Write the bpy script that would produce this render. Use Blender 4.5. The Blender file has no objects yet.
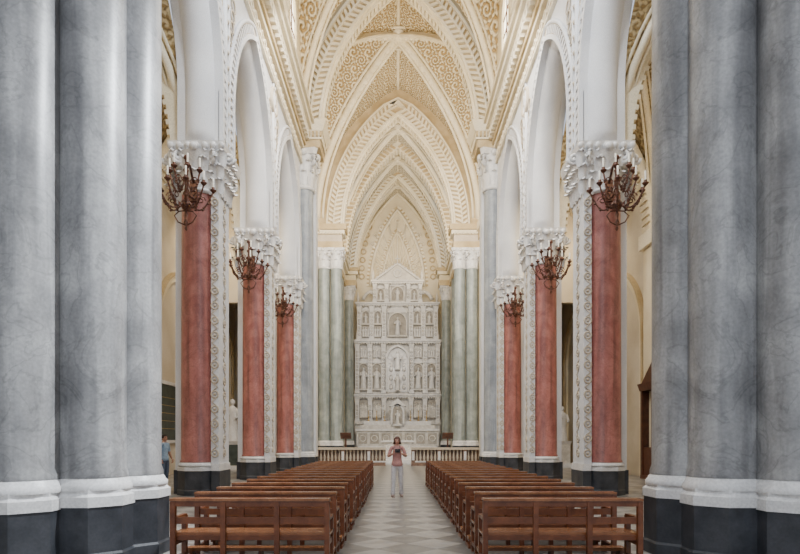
import bpy, bmesh, math, random
from mathutils import Vector, Matrix
random.seed(4)
pi=math.pi
sc=bpy.context.scene
# ------------------------------------------------------------------ materials
class NT:
    def __init__(s,name):
        s.m=bpy.data.materials.new(name); s.m.use_nodes=True
        s.t=s.m.node_tree; s.b=s.t.nodes['Principled BSDF']
    def n(s,typ,**k):
        x=s.t.nodes.new(typ)
        for a,v in k.items(): setattr(x,a,v)
        return x
    def l(s,a,b): s.t.links.new(a,b)
    def math(s,op,a,b=None,c=None):
        x=s.n('ShaderNodeMath',operation=op)
        for i,v in enumerate((a,b,c)):
            if v is None: continue
            if isinstance(v,(int,float)): x.inputs[i].default_value=v
            else: s.l(v,x.inputs[i])
        return x.outputs[0]
    def mix(s,f,c1,c2):
        x=s.n('ShaderNodeMix',data_type='RGBA')
        if isinstance(f,(int,float)): x.inputs[0].default_value=f
        else: s.l(f,x.inputs[0])
        for i,c in ((6,c1),(7,c2)):
            if isinstance(c,tuple): x.inputs[i].default_value=(*c,1)
            else: s.l(c,x.inputs[i])
        return x.outputs[2]
    def ramp(s,f,p0,p1):
        x=s.n('ShaderNodeMapRange'); x.inputs[1].default_value=p0; x.inputs[2].default_value=p1
        s.l(f,x.inputs[0]); return x.outputs[0]
    def noise(s,scale,detail=4,vec=None,dist=0.):
        x=s.n('ShaderNodeTexNoise'); x.inputs['Scale'].default_value=scale
        x.inputs['Detail'].default_value=detail; x.inputs['Distortion'].default_value=dist
        if vec is None:
            tc=s.n('ShaderNodeTexCoord'); vec=tc.outputs['Object']
        s.l(vec,x.inputs['Vector']); return x.outputs[0]
    def bump(s,h,st,dist=.02):
        x=s.n('ShaderNodeBump'); x.inputs['Strength'].default_value=st; x.inputs['Distance'].default_value=dist
        s.l(h,x.inputs['Height']); s.l(x.outputs[0],s.b.inputs['Normal'])

def mottled(name,c1,c2,scale=3,rough=.6,bump=.1,dist=0.,fine=30,metal=0.,detail=6,lo=.35,hi=.65,streak=0,vein=0):
    t=NT(name)
    f=t.ramp(t.noise(scale,detail,dist=dist),lo,hi)
    g=t.noise(fine,3)
    col=t.mix(f,c1,c2)
    dk=t.mix(t.ramp(g,.3,.7),(.74,.74,.74),(1.15,1.15,1.15))
    mm=t.n('ShaderNodeMix',data_type='RGBA',blend_type='MULTIPLY'); mm.inputs[0].default_value=.6
    t.l(col,mm.inputs[6]); t.l(dk,mm.inputs[7]); out=mm.outputs[2]
    if streak:
        tc=t.n('ShaderNodeTexCoord'); mp=t.n('ShaderNodeMapping'); mp.inputs['Scale'].default_value=(3,3,.3); t.l(tc.outputs['Object'],mp.inputs[0])
        h=t.noise(1.3,7,vec=mp.outputs[0],dist=.8); d2=t.mix(t.ramp(h,.35,.65),(.62,.62,.63),(1.2,1.2,1.19))
        m2=t.n('ShaderNodeMix',data_type='RGBA',blend_type='MULTIPLY'); m2.inputs[0].default_value=streak
        t.l(out,m2.inputs[6]); t.l(d2,m2.inputs[7]); out=m2.outputs[2]
    if vein:
        v=t.noise(1.5,9,dist=1.2); e=t.math('ABSOLUTE',t.math('SUBTRACT',v,.5)); k=t.ramp(e,.0,.022)
        d3=t.mix(k,(1-vein,)*3,(1.,1.,1.))
        m3=t.n('ShaderNodeMix',data_type='RGBA',blend_type='MULTIPLY'); m3.inputs[0].default_value=1
        t.l(out,m3.inputs[6]); t.l(d3,m3.inputs[7]); out=m3.outputs[2]
    t.l(out,t.b.inputs['Base Color'])
    t.b.inputs['Roughness'].default_value=rough; t.b.inputs['Metallic'].default_value=metal
    if bump: t.bump(g,bump,.01)
    return t.m
def scroll(name,base,hi_,cell=1.3,freq=34,st=.7):
    t=NT(name); tc=t.n('ShaderNodeTexCoord')
    sp=t.n('ShaderNodeSeparateXYZ'); t.l(tc.outputs['UV'],sp.inputs[0])
    def spiral(cell,off,freq,petals):
        u=t.math('ADD',t.math('DIVIDE',sp.outputs[0],cell),off); v=t.math('ADD',t.math('DIVIDE',sp.outputs[1],cell),off)
        fu=t.math('SUBTRACT',t.math('FRACT',u),.5); fv=t.math('SUBTRACT',t.math('FRACT',v),.5)
        r=t.math('SQRT',t.math('ADD',t.math('MULTIPLY',fu,fu),t.math('MULTIPLY',fv,fv)))
        th=t.math('ARCTAN2',fv,fu)
        sw=t.math('SINE',t.math('ADD',t.math('MULTIPLY',r,freq),th))
        pet=t.math('SINE',t.math('ADD',t.math('MULTIPLY',th,petals),t.math('MULTIPLY',r,9.0)))
        inside=t.ramp(r,.47,.43)
        return t.math('MULTIPLY',t.math('ADD',sw,t.math('MULTIPLY',pet,t.ramp(r,.12,.4))),inside),inside
    a,ia=spiral(cell,0.0,freq,10.0); b,ib=spiral(cell,.5,freq*.7,6.0)
    pat=t.math('ADD',a,t.math('MULTIPLY',b,t.math('SUBTRACT',1.0,ia)))
    f=t.ramp(pat,-.9,.7)
    nz=t.noise(.7,3)
    b2=t.mix(t.ramp(nz,.35,.65),base,tuple(min(1,c*1.15) for c in base))
    t.l(t.mix(f,b2,hi_),t.b.inputs['Base Color'])
    t.b.inputs['Roughness'].default_value=.8; t.bump(f,st,.14)
    return t.m
M={}
M['grey']=mottled('grey_granite',(.20,.198,.20),(.34,.337,.335),1.3,.4,.08,dist=.6,fine=26,streak=.9,vein=.22)
M['grey2']=mottled('pale_green_marble',(.20,.23,.22),(.31,.34,.325),1.6,.4,.05,dist=.5,streak=.6)
M['grey3']=mottled('blue_grey_marble',(.24,.265,.295),(.35,.375,.405),1.6,.4,.05,dist=.5,streak=.5)
M['pink']=mottled('pink_marble',(.30,.10,.085),(.42,.165,.14),2.2,.36,.06,dist=.8,streak=.8,vein=.2)
M['white']=mottled('white_plaster',(.66,.665,.69),(.76,.765,.78),.8,.75,.05,fine=60)
M['cream']=mottled('cream_plaster',(.68,.59,.41),(.77,.69,.52),.8,.8,.05,fine=60)
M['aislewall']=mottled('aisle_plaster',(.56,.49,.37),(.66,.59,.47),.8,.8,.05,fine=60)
M['tan']=mottled('tan_stucco',(.44,.33,.17),(.58,.46,.28),1.2,.8,.2,fine=25)
M['tanp']=mottled('ochre_relief',(.50,.42,.32),(.62,.54,.43),1.2,.8,.2,fine=25)
M['marble']=mottled('white_marble',(.64,.63,.62),(.78,.77,.76),3,.4,.05,dist=.6)
M['retable']=mottled('retable_marble',(.56,.53,.485),(.74,.71,.66),1.6,.5,.3,fine=9)
M['shadowm']=mottled('retable_shade',(.32,.29,.245),(.44,.405,.36),3,.6,.3,fine=8)  # darkened retable marble; recess shade is put into the colour
M['dark']=mottled('dark_lava_stone',(.020,.023,.029),(.052,.055,.064),3,.5,.1)
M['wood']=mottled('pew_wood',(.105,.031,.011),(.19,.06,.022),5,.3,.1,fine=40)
M['woodlit']=mottled('pew_lit_wood',(.20,.075,.03),(.31,.13,.055),5,.26,.05,fine=40)  # lighter copy of the pew wood; light on top faces is in the colour
M['darkwood']=mottled('dark_wood',(.06,.022,.012),(.11,.04,.02),4,.4,.1)
M['bronze']=mottled('gilt_bronze',(.06,.024,.018),(.18,.075,.045),14,.42,.1,metal=.35)
M['candle']=mottled('candle_wax',(.85,.82,.72),(.9,.88,.8),5,.5,0)
M['green']=mottled('green_slab',(.04,.055,.05),(.07,.09,.08),3,.4,0)
M['gold']=mottled('gold_leaf',(.5,.33,.12),(.62,.44,.2),8,.4,.1,metal=.7)
M['redmarble']=mottled('brown_marble',(.16,.09,.06),(.28,.18,.12),6,.35,.05,dist=1)
M['cloth']=mottled('altar_cloth',(.7,.7,.7),(.8,.8,.8),5,.8,.1)
M['vault']=scroll('vault_scroll_stucco',(.42,.29,.12),(.85,.76,.56),1.0,st=1.)
M['vaultw']=scroll('apse_vault_stucco',(.50,.41,.25),(.87,.82,.69),.85,freq=28,st=1.)
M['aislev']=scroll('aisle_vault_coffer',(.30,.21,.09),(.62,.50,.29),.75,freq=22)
M['rib']=mottled('rib_stucco',(.75,.67,.49),(.84,.77,.61),1,.75,.1)
def floor_mat():
    t=NT('floor_marble_tiles'); tc=t.n('ShaderNodeTexCoord')
    mp=t.n('ShaderNodeMapping'); mp.inputs['Rotation'].default_value=(0,0,pi/4); t.l(tc.outputs['Object'],mp.inputs[0])
    ck=t.n('ShaderNodeTexChecker'); ck.inputs['Scale'].default_value=1/.62; t.l(mp.outputs[0],ck.inputs[0])
    nz=t.ramp(t.noise(2.2,7,dist=1.2),.3,.7)
    a=t.mix(nz,(.25,.235,.215),(.40,.38,.35)); b=t.mix(nz,(.125,.12,.112),(.235,.225,.21))
    br=t.n('ShaderNodeTexBrick'); br.offset=0; br.inputs['Scale'].default_value=1/.62
    br.inputs['Brick Width'].default_value=1; br.inputs['Row Height'].default_value=1; br.inputs['Mortar Size'].default_value=.012
    t.l(mp.outputs[0],br.inputs[0])
    c=t.mix(ck.outputs['Fac'],a,b)
    t.l(t.mix(br.outputs['Fac'],c,(.14,.13,.12)),t.b.inputs['Base Color'])
    t.b.inputs['Roughness'].default_value=.3
    return t.m
M['floor']=floor_mat()
def emis(name,c,s):
    t=NT(name); t.b.inputs['Base Color'].default_value=(*c,1)
    t.b.inputs['Emission Color'].default_value=(*c,1); t.b.inputs['Emission Strength'].default_value=s
    return t.m
M['glass']=emis('window_glass',(1,.93,.75),5)
def plain(name,c,r=.7):
    return mottled(name,tuple(x*.92 for x in c),tuple(min(1,x*1.06) for x in c),12,r,.05)
M['skin']=plain('skin',(.50,.27,.19),.5); M['hair']=plain('auburn_hair',(.10,.03,.018)); M['blouse']=plain('rose_blouse',(.50,.25,.22))
M['trouser']=plain('white_trousers',(.68,.64,.63)); M['shoe']=plain('beige_shoes',(.4,.3,.25)); M['black']=plain('black_plastic',(.02,.02,.02),.3)
M['blueshirt']=plain('blue_shirt',(.30,.45,.65)); M['jeans']=plain('blue_jeans',(.08,.12,.2)); M['darkhair']=plain('dark_hair',(.03,.02,.015))
M['eye']=plain('eye_dark',(.03,.02,.02),.2); M['lip']=plain('lips',(.45,.12,.11),.4)
M['redcloth']=plain('red_curtain',(.12,.02,.02))
# ------------------------------------------------------------------ mesh builder
class MB:
    def __init__(s): s.V=[];s.F=[];s.I=[];s.S=[];s.mats=[]
    def mi(s,m):
        m=M[m] if isinstance(m,str) else m
        if m not in s.mats: s.mats.append(m)
        return s.mats.index(m)
    def add(s,vs,fs,m,sm=False):
        o=len(s.V); s.V+= [tuple(v) for v in vs]; i=s.mi(m)
        for f in fs: s.F.append(tuple(o+k for k in f)); s.I.append(i); s.S.append(sm)
    def box(s,x0,x1,y0,y1,z0,z1,m):
        v=[(x,y,z) for x in (x0,x1) for y in (y0,y1) for z in (z0,z1)]
        s.add(v,[(0,1,3,2),(4,6,7,5),(0,4,5,1),(2,3,7,6),(0,2,6,4),(1,5,7,3)],m)
    def frus(s,x0,x1,y0,y1,z0,z1,e,m):
        v=[]
        for z,k in ((z0,0),(z1,e)):
            v+=[(x0-k,y0-k,z),(x1+k,y0-k,z),(x1+k,y1+k,z),(x0-k,y1+k,z)]
        s.add(v,[(3,2,1,0),(4,5,6,7),(0,1,5,4),(1,2,6,5),(2,3,7,6),(3,0,4,7)],m)
    def lathe(s,prof,c,m,seg=24,sm=True,rot=0,fold=0,nf=6,sy=1.):
        vs=[];fs=[];n=len(prof)
        for r,z in prof:
            for k in range(seg):
                a=rot+2*pi*k/seg; rr=r*(1+fold*math.sin(nf*a+z*1.5))
                vs.append((c[0]+rr*math.cos(a),c[1]+rr*sy*math.sin(a),c[2]+z))
        for i in range(n-1):
            for k in range(seg):
                k2=(k+1)%seg
                fs.append((i*seg+k,i*seg+k2,(i+1)*seg+k2,(i+1)*seg+k))
        s.add(vs,fs,m,sm)
        s.add([vs[k] for k in range(seg)],[tuple(range(seg))[::-1]],m); 
        s.add([vs[(n-1)*seg+k] for k in range(seg)],[tuple(range(seg))],m)
    def tube(s,pts,r,m,seg=8,sm=True,caps=True):
        P=[Vector(p) for p in pts]; n=len(P)
        R=r if isinstance(r,(list,tuple)) else [r]*n
        vs=[];fs=[]; nrm=None
        for i in range(n):
            t=(P[min(i+1,n-1)]-P[max(i-1,0)])
            if t.length<1e-9: t=Vector((0,0,1))
            t.normalize()
            if nrm is None:
                nrm=t.orthogonal().normalized()
            else:
                nrm=(nrm-t*nrm.dot(t))
                nrm=nrm.normalized() if nrm.length>1e-6 else t.orthogonal().normalized()
            b=t.cross(nrm)
            for k in range(seg):
                a=2*pi*k/seg; vs.append(P[i]+(nrm*math.cos(a)+b*math.sin(a))*R[i])
        for i in range(n-1):
            for k in range(seg):
                k2=(k+1)%seg; fs.append((i*seg+k,i*seg+k2,(i+1)*seg+k2,(i+1)*seg+k))
        if caps: fs+= [tuple(range(seg))[::-1],tuple((n-1)*seg+k for k in range(seg))]
        s.add(vs,fs,m,sm)
    def ball(s,c,r,m,seg=10,rings=7):
        if not isinstance(r,(tuple,list)): r=(r,r,r)
        vs=[];fs=[]
        for i in range(rings+1):
            p=pi*i/rings
            for k in range(seg):
                a=2*pi*k/seg
                vs.append((c[0]+r[0]*math.sin(p)*math.cos(a),c[1]+r[1]*math.sin(p)*math.sin(a),c[2]-r[2]*math.cos(p)))
        for i in range(rings):
            for k in range(seg):
                k2=(k+1)%seg; fs.append((i*seg+k,i*seg+k2,(i+1)*seg+k2,(i+1)*seg+k))
        s.add(vs,fs,m,True)
    def torus(s,c,R,r,m,axis='z',seg=14,sg=6):
        pts=[]
        for k in range(seg+1):
            a=2*pi*k/seg; u,v=R*math.cos(a),R*math.sin(a)
            pts.append({'z':(c[0]+u,c[1]+v,c[2]),'y':(c[0]+u,c[1],c[2]+v),'x':(c[0],c[1]+u,c[2]+v)}[axis])
        s.tube(pts,r,m,sg,caps=False)
    def mesh(s,name):
        me=bpy.data.meshes.new(name); me.from_pydata(s.V,[],s.F)
        for m in s.mats: me.materials.append(m)
        me.polygons.foreach_set('material_index',s.I); me.polygons.foreach_set('use_smooth',s.S)
        bm=bmesh.new(); bm.from_mesh(me); bmesh.ops.recalc_face_normals(bm,faces=bm.faces); bm.to_mesh(me); bm.free()
        return me
    def obj(s,name,loc=(0,0,0),parent=None):
        o=bpy.data.objects.new(name,s.mesh(name)); o.location=loc; sc.collection.objects.link(o)
        if parent: o.parent=parent
        return o
def inst(name,me,loc,scale=(1,1,1),rot=(0,0,0),parent=None):
    o=bpy.data.objects.new(name,me); o.location=loc; o.scale=scale; o.rotation_euler=rot
    sc.collection.objects.link(o)
    if parent: o.parent=parent
    return o
# ------------------------------------------------------------------ arch helpers
def pointed(w,h,n=16,stilt=0,c0=0,z0=0):
    c=(w*w-h*h)/(2*w); R=w-c; a=math.atan2(h,-c)
    right=[(c+R*math.cos(a*i/n),R*math.sin(a*i/n)+stilt) for i in range(n+1)]
    if stilt: right=[(w,stilt*j/4) for j in range(4)]+right
    pts=[(-x,z) for x,z in right]+[(x,z) for x,z in right[::-1][1:]]
    return [(x+c0,z+z0) for x,z in pts]
def resample(p,n):
    L=[0]
    for a,b in zip(p,p[1:]): L.append(L[-1]+math.hypot(b[0]-a[0],b[1]-a[1]))
    out=[];j=0
    for i in range(n+1):
        t=L[-1]*i/n
        while j<len(L)-2 and L[j+1]<t: j+=1
        f=(t-L[j])/max(1e-9,L[j+1]-L[j])
        out.append((p[j][0]+(p[j+1][0]-p[j][0])*f,p[j][1]+(p[j+1][1]-p[j][1])*f))
    return out
def normals(p):
    N=[]
    for i in range(len(p)):
        a=p[max(i-1,0)];b=p[min(i+1,len(p)-1)]
        dx,dz=b[0]-a[0],b[1]-a[1]; l=math.hypot(dx,dz) or 1
        N.append((-dz/l,dx/l))
    return N
TX=lambda u,z,d:(u,d,z)
TY=lambda u,z,d:(d,u,z)
def band(mb,T,p,r0,r1,d0,d1,m,sm=False):
    N=normals(p); vs=[];fs=[]
    for (u,z),(a,b) in zip(p,N):
        for r,d in ((r0,d0),(r1,d0),(r1,d1),(r0,d1)): vs.append(T(u+a*r,z+b*r,d))
    for i in range(len(p)-1):
        for k in range(4):
            k2=(k+1)%4; fs.append((4*i+k,4*i+k2,4*i+4+k2,4*i+4+k))
    n=len(p)-1; fs+=[(0,1,2,3),(4*n,4*n+3,4*n+2,4*n+1)]
    mb.add(vs,fs,m,sm)
def blocks(mb,T,p,r0,r1,d0,d1,n,m,fill=.55,slant=0):
    q=resample(p,n*4); N=normals(q)
    for i in range(n):
        vs=[]
        for j,r,d in [(0,r0,d0),(0,r1,d0),(0,r1,d1),(0,r0,d1),(1,r0,d0),(1,r1,d0),(1,r1,d1),(1,r0,d1)]:
            k=i*4+(2 if j else 0)
            if slant and r==r1: k=max(0,min(k+(slant if i>=n/2 else -slant),len(q)-1))
            (u,z),(a,b)=q[k],N[k]; vs.append(T(u+a*r,z+b*r,d))
        mb.add(vs,[(0,1,2,3),(4,7,6,5),(0,4,5,1),(1,5,6,2),(2,6,7,3),(3,7,4,0)],m)
def archtube(mb,T,p,off,d,r,m,seg=8):
    N=normals(p); mb.tube([T(u+a*off,z+b*off,d) for (u,z),(a,b) in zip(p,N)],r,m,seg)
def wallstrip(mb,T,low,top,d0,d1,m,mi=None):
    mi=mi or m
    for (u0,z0),(u1,z1) in zip(low,low[1:]):
        if abs(u1-u0)>1e-6:
            for d in (d0,d1):
                mb.add([T(u0,z0,d),T(u1,z1,d),T(u1,top,d),T(u0,top,d)],[(0,1,2,3)],m)
        mb.add([T(u0,z0,d0),T(u1,z1,d0),T(u1,z1,d1),T(u0,z0,d1)],[(0,1,2,3)],mi)
def groin(name,x0,x1,y0,y1,spring,rise,mat,ribmat='rib',n=12,ribr=.16,bossr=.45,k=1.75,parent=None):
    cx,cy=(x0+x1)/2,(y0+y1)/2; w,l=(x1-x0)/2,(y1-y0)/2
    c=(1-k*k)/2; R=1-c; a=math.atan2(k,-c)
    half=[c+R*math.cos(a*i/n) for i in range(n+1)]
    T=[-t for t in half]+half[::-1][1:]; g=lambda t:math.sqrt(max(0,R*R-(abs(t)-c)**2))/k
    arc=lambda i:i*a/n*R
    bm=bmesh.new(); uvl=bm.loops.layers.uv.new('UVMap')
    G=[[bm.verts.new((cx+w*tx,cy+l*ty,spring+rise*max(g(tx),g(ty)))) for ty in T] for tx in T]
    for i in range(2*n):
        for j in range(2*n):
            f=bm.faces.new((G[i][j],G[i+1][j],G[i+1][j+1],G[i][j+1])); f.smooth=True
            mx,my=(T[i]+T[i+1])/2,(T[j]+T[j+1])/2
            A=abs(mx)<=abs(my)
            for lp,(ii,jj) in zip(f.loops,((i,j),(i+1,j),(i+1,j+1),(i,j+1))):
                if A: lp[uvl].uv=(arc(ii)*w-arc(n)*w, T[jj]*l)
                else: lp[uvl].uv=(T[ii]*w, arc(jj)*l-arc(n)*l)
    me=bpy.data.meshes.new(name); bm.to_mesh(me); bm.free(); me.materials.append(M[mat])
    o=bpy.data.objects.new(name,me); sc.collection.objects.link(o)
    if parent: o.parent=parent
    rb=MB()
    for sg in (1,-1):
        pts=[(cx+w*t,cy+l*t*sg,spring+rise*g(t)-.05) for t in T]
        rb.tube(pts,ribr,ribmat,8)
        for off in (-1,1):
            rb.tube([(cx+w*t+off*ribr*1.8,cy+l*t*sg,spring+rise*g(t)-.02) for t in T],ribr*.4,ribmat,6)
        P=[Vector(p) for p in pts]
        for q in range(len(P)-1):
            nn=max(2,int((P[q+1]-P[q]).length/.35))
            for f in range(nn):
                rb.ball(P[q].lerp(P[q+1],(f+.5)/nn)-Vector((0,0,ribr*.8)),ribr*.6,ribmat,6,4)
    # ridge ribs
    rb.tube([(cx+w*t,cy,spring+rise-.03) for t in T],ribr*.5,ribmat,6)
    rb.tube([(cx,cy+l*t,spring+rise-.03) for t in T],ribr*.5,ribmat,6)
    rb.lathe([(.02,-.25),(bossr*.5,-.22),(bossr,-.08),(bossr*1.15,.05),(bossr*.9,.2)],(cx,cy,spring+rise-.15),ribmat,16,fold=.08,nf=8)
    rb.torus((cx,cy,spring+rise-.2),bossr*1.5,.08,ribmat,'z',20)
    rb.obj(name+'_ribs',parent=parent)
    return o
def empty(name,loc=(0,0,0)):
    e=bpy.data.objects.new(name,None); e.location=loc; sc.collection.objects.link(e); return e
# ------------------------------------------------------------------ capital & columns
def leaf(mb,c,a,r,z,h,w,out,m):
    vs=[];fs=[];n=6
    d=Vector((math.cos(a),math.sin(a),0)); s=Vector((-math.sin(a),math.cos(a),0)); C=Vector(c)
    for i in range(n+1):
        t=i/n
        rr=r+.03+out*(t**2.2); zz=z+h*math.sin(min(t,1)*pi*.62)*(1 if t<.85 else .97)
        ww=w*(.55+.6*math.sin(pi*min(t*.9+.1,1)))*(1-.5*t**3)*(1+.18*(i%2))
        for q in (-1,-.5,0,.5,1):
            vs.append(C+d*(rr+(.035 if q==0 else 0)-abs(q)*.03)+s*(ww*q)+Vector((0,0,zz-abs(q)*.03)))
    for i in range(n):
        for q in range(4): fs.append((i*5+q,i*5+q+1,i*5+6+q,i*5+5+q))
    mb.add(vs,fs,m,True)
def capital(mb,c,r,h,m='marble',ab=True):
    x,y,z=c
    mb.lathe([(r*1.0,0),(r*1.1,.03*h),(r*1.12,.06*h),(r*1.0,.1*h),(r*.98,.12*h),(r*1.0,.5*h),(r*1.12,.72*h),(r*1.3,.86*h)],(x,y,z),m,20)
    C0=(x,y,0)
    for k in range(8): leaf(mb,C0,2*pi*k/8,r*.98,z+.1*h,h*.36,r*.34,r*.38,m)
    for k in range(8): leaf(mb,C0,2*pi*(k+.5)/8,r*1.0,z+.3*h,h*.42,r*.3,r*.5,m)
    for k in range(4):
        a=pi/4+k*pi/2; d=Vector((math.cos(a),math.sin(a),0)); P=[]
        for i in range(15):
            t=i/14; rad=h*.15*(1-t*.8); an=-t*3.2*pi
            P.append(Vector(c)+d*(r*1.38+rad*math.cos(an)*1.0)+Vector((0,0,h*.74+rad*math.sin(an))))
        P=[Vector(c)+d*r*1.0+Vector((0,0,.45*h)),Vector(c)+d*r*1.15+Vector((0,0,.68*h))]+P
        mb.tube(P,[h*.045]*len(P),m,6)
    for k in range(4):
        a=k*pi/2; mb.ball((x+math.cos(a)*r*1.3,y+math.sin(a)*r*1.3,z+.9*h),h*.09,m,8,5)
    if ab:
        pts=[]
        for k in range(4):
            a=pi/4+k*pi/2
            for t in (-.12,0.12): pts.append((r*1.85*math.cos(a+t),r*1.85*math.sin(a+t)))
            am=a+pi/4; pts.append((r*1.2*math.cos(am),r*1.2*math.sin(am)))
        n=len(pts); vs=[]
        for zz,k in ((.86*h,.93),(.93*h,1),(h,1.05)): vs+=[(x+p*k,y+q*k,z+zz) for p,q in pts]
        fs=[(i+j*n,(i+1)%n+j*n,(i+1)%n+(j+1)*n,i+(j+1)*n) for j in (0,1) for i in range(n)]
        fs+=[tuple(range(n))[::-1],tuple(2*n+i for i in range(n))]
        mb.add(vs,fs,m)
def shaft(mb,c,r,z0,z1,m,taper=.04):
    H=z1-z0
    mb.lathe([(r*(1+.06*(t<.01)) *(1-taper*t*t),z0+H*t) for t in (0,.004,.01,.25,.5,.75,.97,.975,1)],c,m,40)
def obase(mb,c,r,rp,zd,zc,seg=8):
    rot=pi/8
    mb.lathe([(rp*1.04,0),(rp*1.04,zd*.2),(rp,zd*.24),(rp,zd)],c,'dark',seg,False,rot)
    h=zc-zd
    mb.lathe([(rp*1.03,zd),(rp*1.03,zd+h*.35),(rp*.95,zd+h*.45),(r*1.2,zd+h*.6)],c,'marble',seg,False,rot)
    mb.lathe([(r*1.18,zd+h*.55),(r*1.2,zd+h*.68),(r*1.12,zd+h*.8),(r*1.1,zd+h*.88),(r*1.02,zd+h)],c,'marble',28)
def relief(mb,x,y,z0,z1,ax,m='tanp',step=.42,k0=1.):
    z=z0;k=0
    while z<z1:
        mb.torus((x,y,z),.10,.026,m,axis=ax,seg=10,sg=5)
        mb.ball((x,y,z),.045,m,6,4)
        d=.05*(1 if k%2 else -1)
        if ax=='y': mb.tube([(x-d,y,z+.1),(x+d*1.6,y,z+.2),(x-d,y,z+.32)],.022,m,5)
        else: mb.tube([(x,y-d,z+.1),(x,y+d*2,z+.2),(x,y-d,z+.32)],.022,m,5)
        z+=step;k+=1
SP=6.7; D0=16.9; CX=5.8; SPR=18.4
# nave pier
p=MB(); KX=.07
p.box(-.42,.45,0,.9,0,9.9,'white')
p.box(-.60,-.4,-.05,.62,.7,8.8,'white'); p.box(-.64,-.4,-.09,.66,.0,.7,'dark'); p.box(-.63,-.4,-.08,.65,.7,.9,'marble')
p.box(.43,.82,.12,.78,.7,8.8,'white'); p.box(.43,.86,.08,.82,0,.7,'dark')
for yy in (0,.9):
    obase(p,(KX,yy,0),.5,.60,.7,.95); shaft(p,(KX,yy,0),.51,.94,8.75,'pink'); capital(p,(KX*.5,yy,8.6),.5,1.35,ab=False)
p.box(-.60,-.38,-.38,-.05,.9,8.7,'white'); p.box(-.64,-.4,-.42,-.05,0,.7,'dark'); p.box(-.63,-.4,-.41,-.05,.7,.9,'marble')
for sx in (-1,1):
    a,b=((-.60,-.4) if sx<0 else (.43,.82))
    p.frus(a,b,-.3 if sx<0 else .12,.78,8.6,9.85,.10,'marble')
    xx=-.62 if sx<0 else .82
    for q in range(4):
        for zz in (8.6,9.0,9.35):
            leaf(p,(xx,-.1+.25*q,0),0 if sx>0 else pi,0,zz,.42,.13,.2,'marble')
    for zz in (8.6,9.0,9.35):
        for q in (.42,.62): leaf(p,(sx*q,-.36 if sx<0 else .12,0),-pi/2,0,zz,.42,.12,.16,'marble')
    P=[]
    for i in range(14):
        t=i/13; rad=.19*(1-t*.8); P.append((sx*(.86+rad*math.cos(-t*9)),-.3,9.62+rad*math.sin(-t*9)))
    p.tube(P,.055,'marble',6)
for q in range(7): leaf(p,(-.7+.23*q,-.42,0),-pi/2,0,9.35,.45,.13,.16,'marble')
p.frus(-.72,.76,-.42,1.32,9.75,9.95,.05,'marble')
for q in range(7): p.ball((-.72+.24*q,-.52,9.9),(.1,.09,.11),'marble',8,5)
p.frus(-.74,.80,-.46,1.36,9.95,10.06,.03,'marble')
relief(p,-.49,-.39,1.2,8.5,'y'); relief(p,-.61,.12,1.2,8.5,'x')
pier_me=p.mesh('nave_pier')
for i in range(-1,3):
    for sx in (1,-1): inst('nave_pier',pier_me,(sx*CX,D0+SP*i,0),(sx,1,1))
# foreground giant clustered pier (choir-loft piers)
p=MB(); PX,PY=4.2,7.6
for (x,y,r,rp,zd) in ((3.865,8.05,.43,.53,.78),(4.08,7.5,.41,.52,.74),(4.74,7.05,.45,.56,.72)):
    obase(p,(x-PX,y-PY,0),r,rp,zd,1.10); shaft(p,(x-PX,y-PY,0),r,1.09,14.0,'grey',.02); capital(p,(x-PX,y-PY,13.8),r,1.6)
p.box(.0,1.2,0,.9,0,15.4,'white'); p.box(-.04,1.24,-.04,.94,0,.7,'dark')
p.frus(-.7,1.3,-.9,1.0,15.4,15.9,.15,'rib')
me=p.mesh('giant_pier')
for sx in (1,-1): inst('giant_clustered_pier',me,(sx*PX,PY,0),(sx,1,1))
# grey giant column at triumphal arch
p=MB()
obase(p,(0,0,0),.46,.6,.7,1.0); shaft(p,(0,0,0),.46,.99,15.1,'grey3',.05); capital(p,(0,0,15.0),.50,2.1)
p.box(-.55,-.25,.3,1.0,0,17.0,'white'); p.box(-.25,.9,.3,1.0,0,17.0,'white'); p.box(-.6,.9,.26,1.02,0,.7,'dark')
p.frus(-.55,-.25,.3,1.0,15.2,17.0,.12,'marble')
p.box(-.9,.7,-.7,1.0,17.1,17.5,'tan'); p.box(-1.0,.7,-.8,1.0,17.5,17.9,'rib'); p.frus(-1.05,.7,-.85,1.0,17.9,18.4,.2,'rib')
for q in range(8): p.box(-1.0+q*.2,-.9+q*.2,-.92,-.8,17.6,17.85,'tan')
me=p.mesh('giant_column')
for sx in (1,-1): inst('giant_grey_column',me,(sx*5.07,31.4,0),(sx,1,1))
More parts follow.
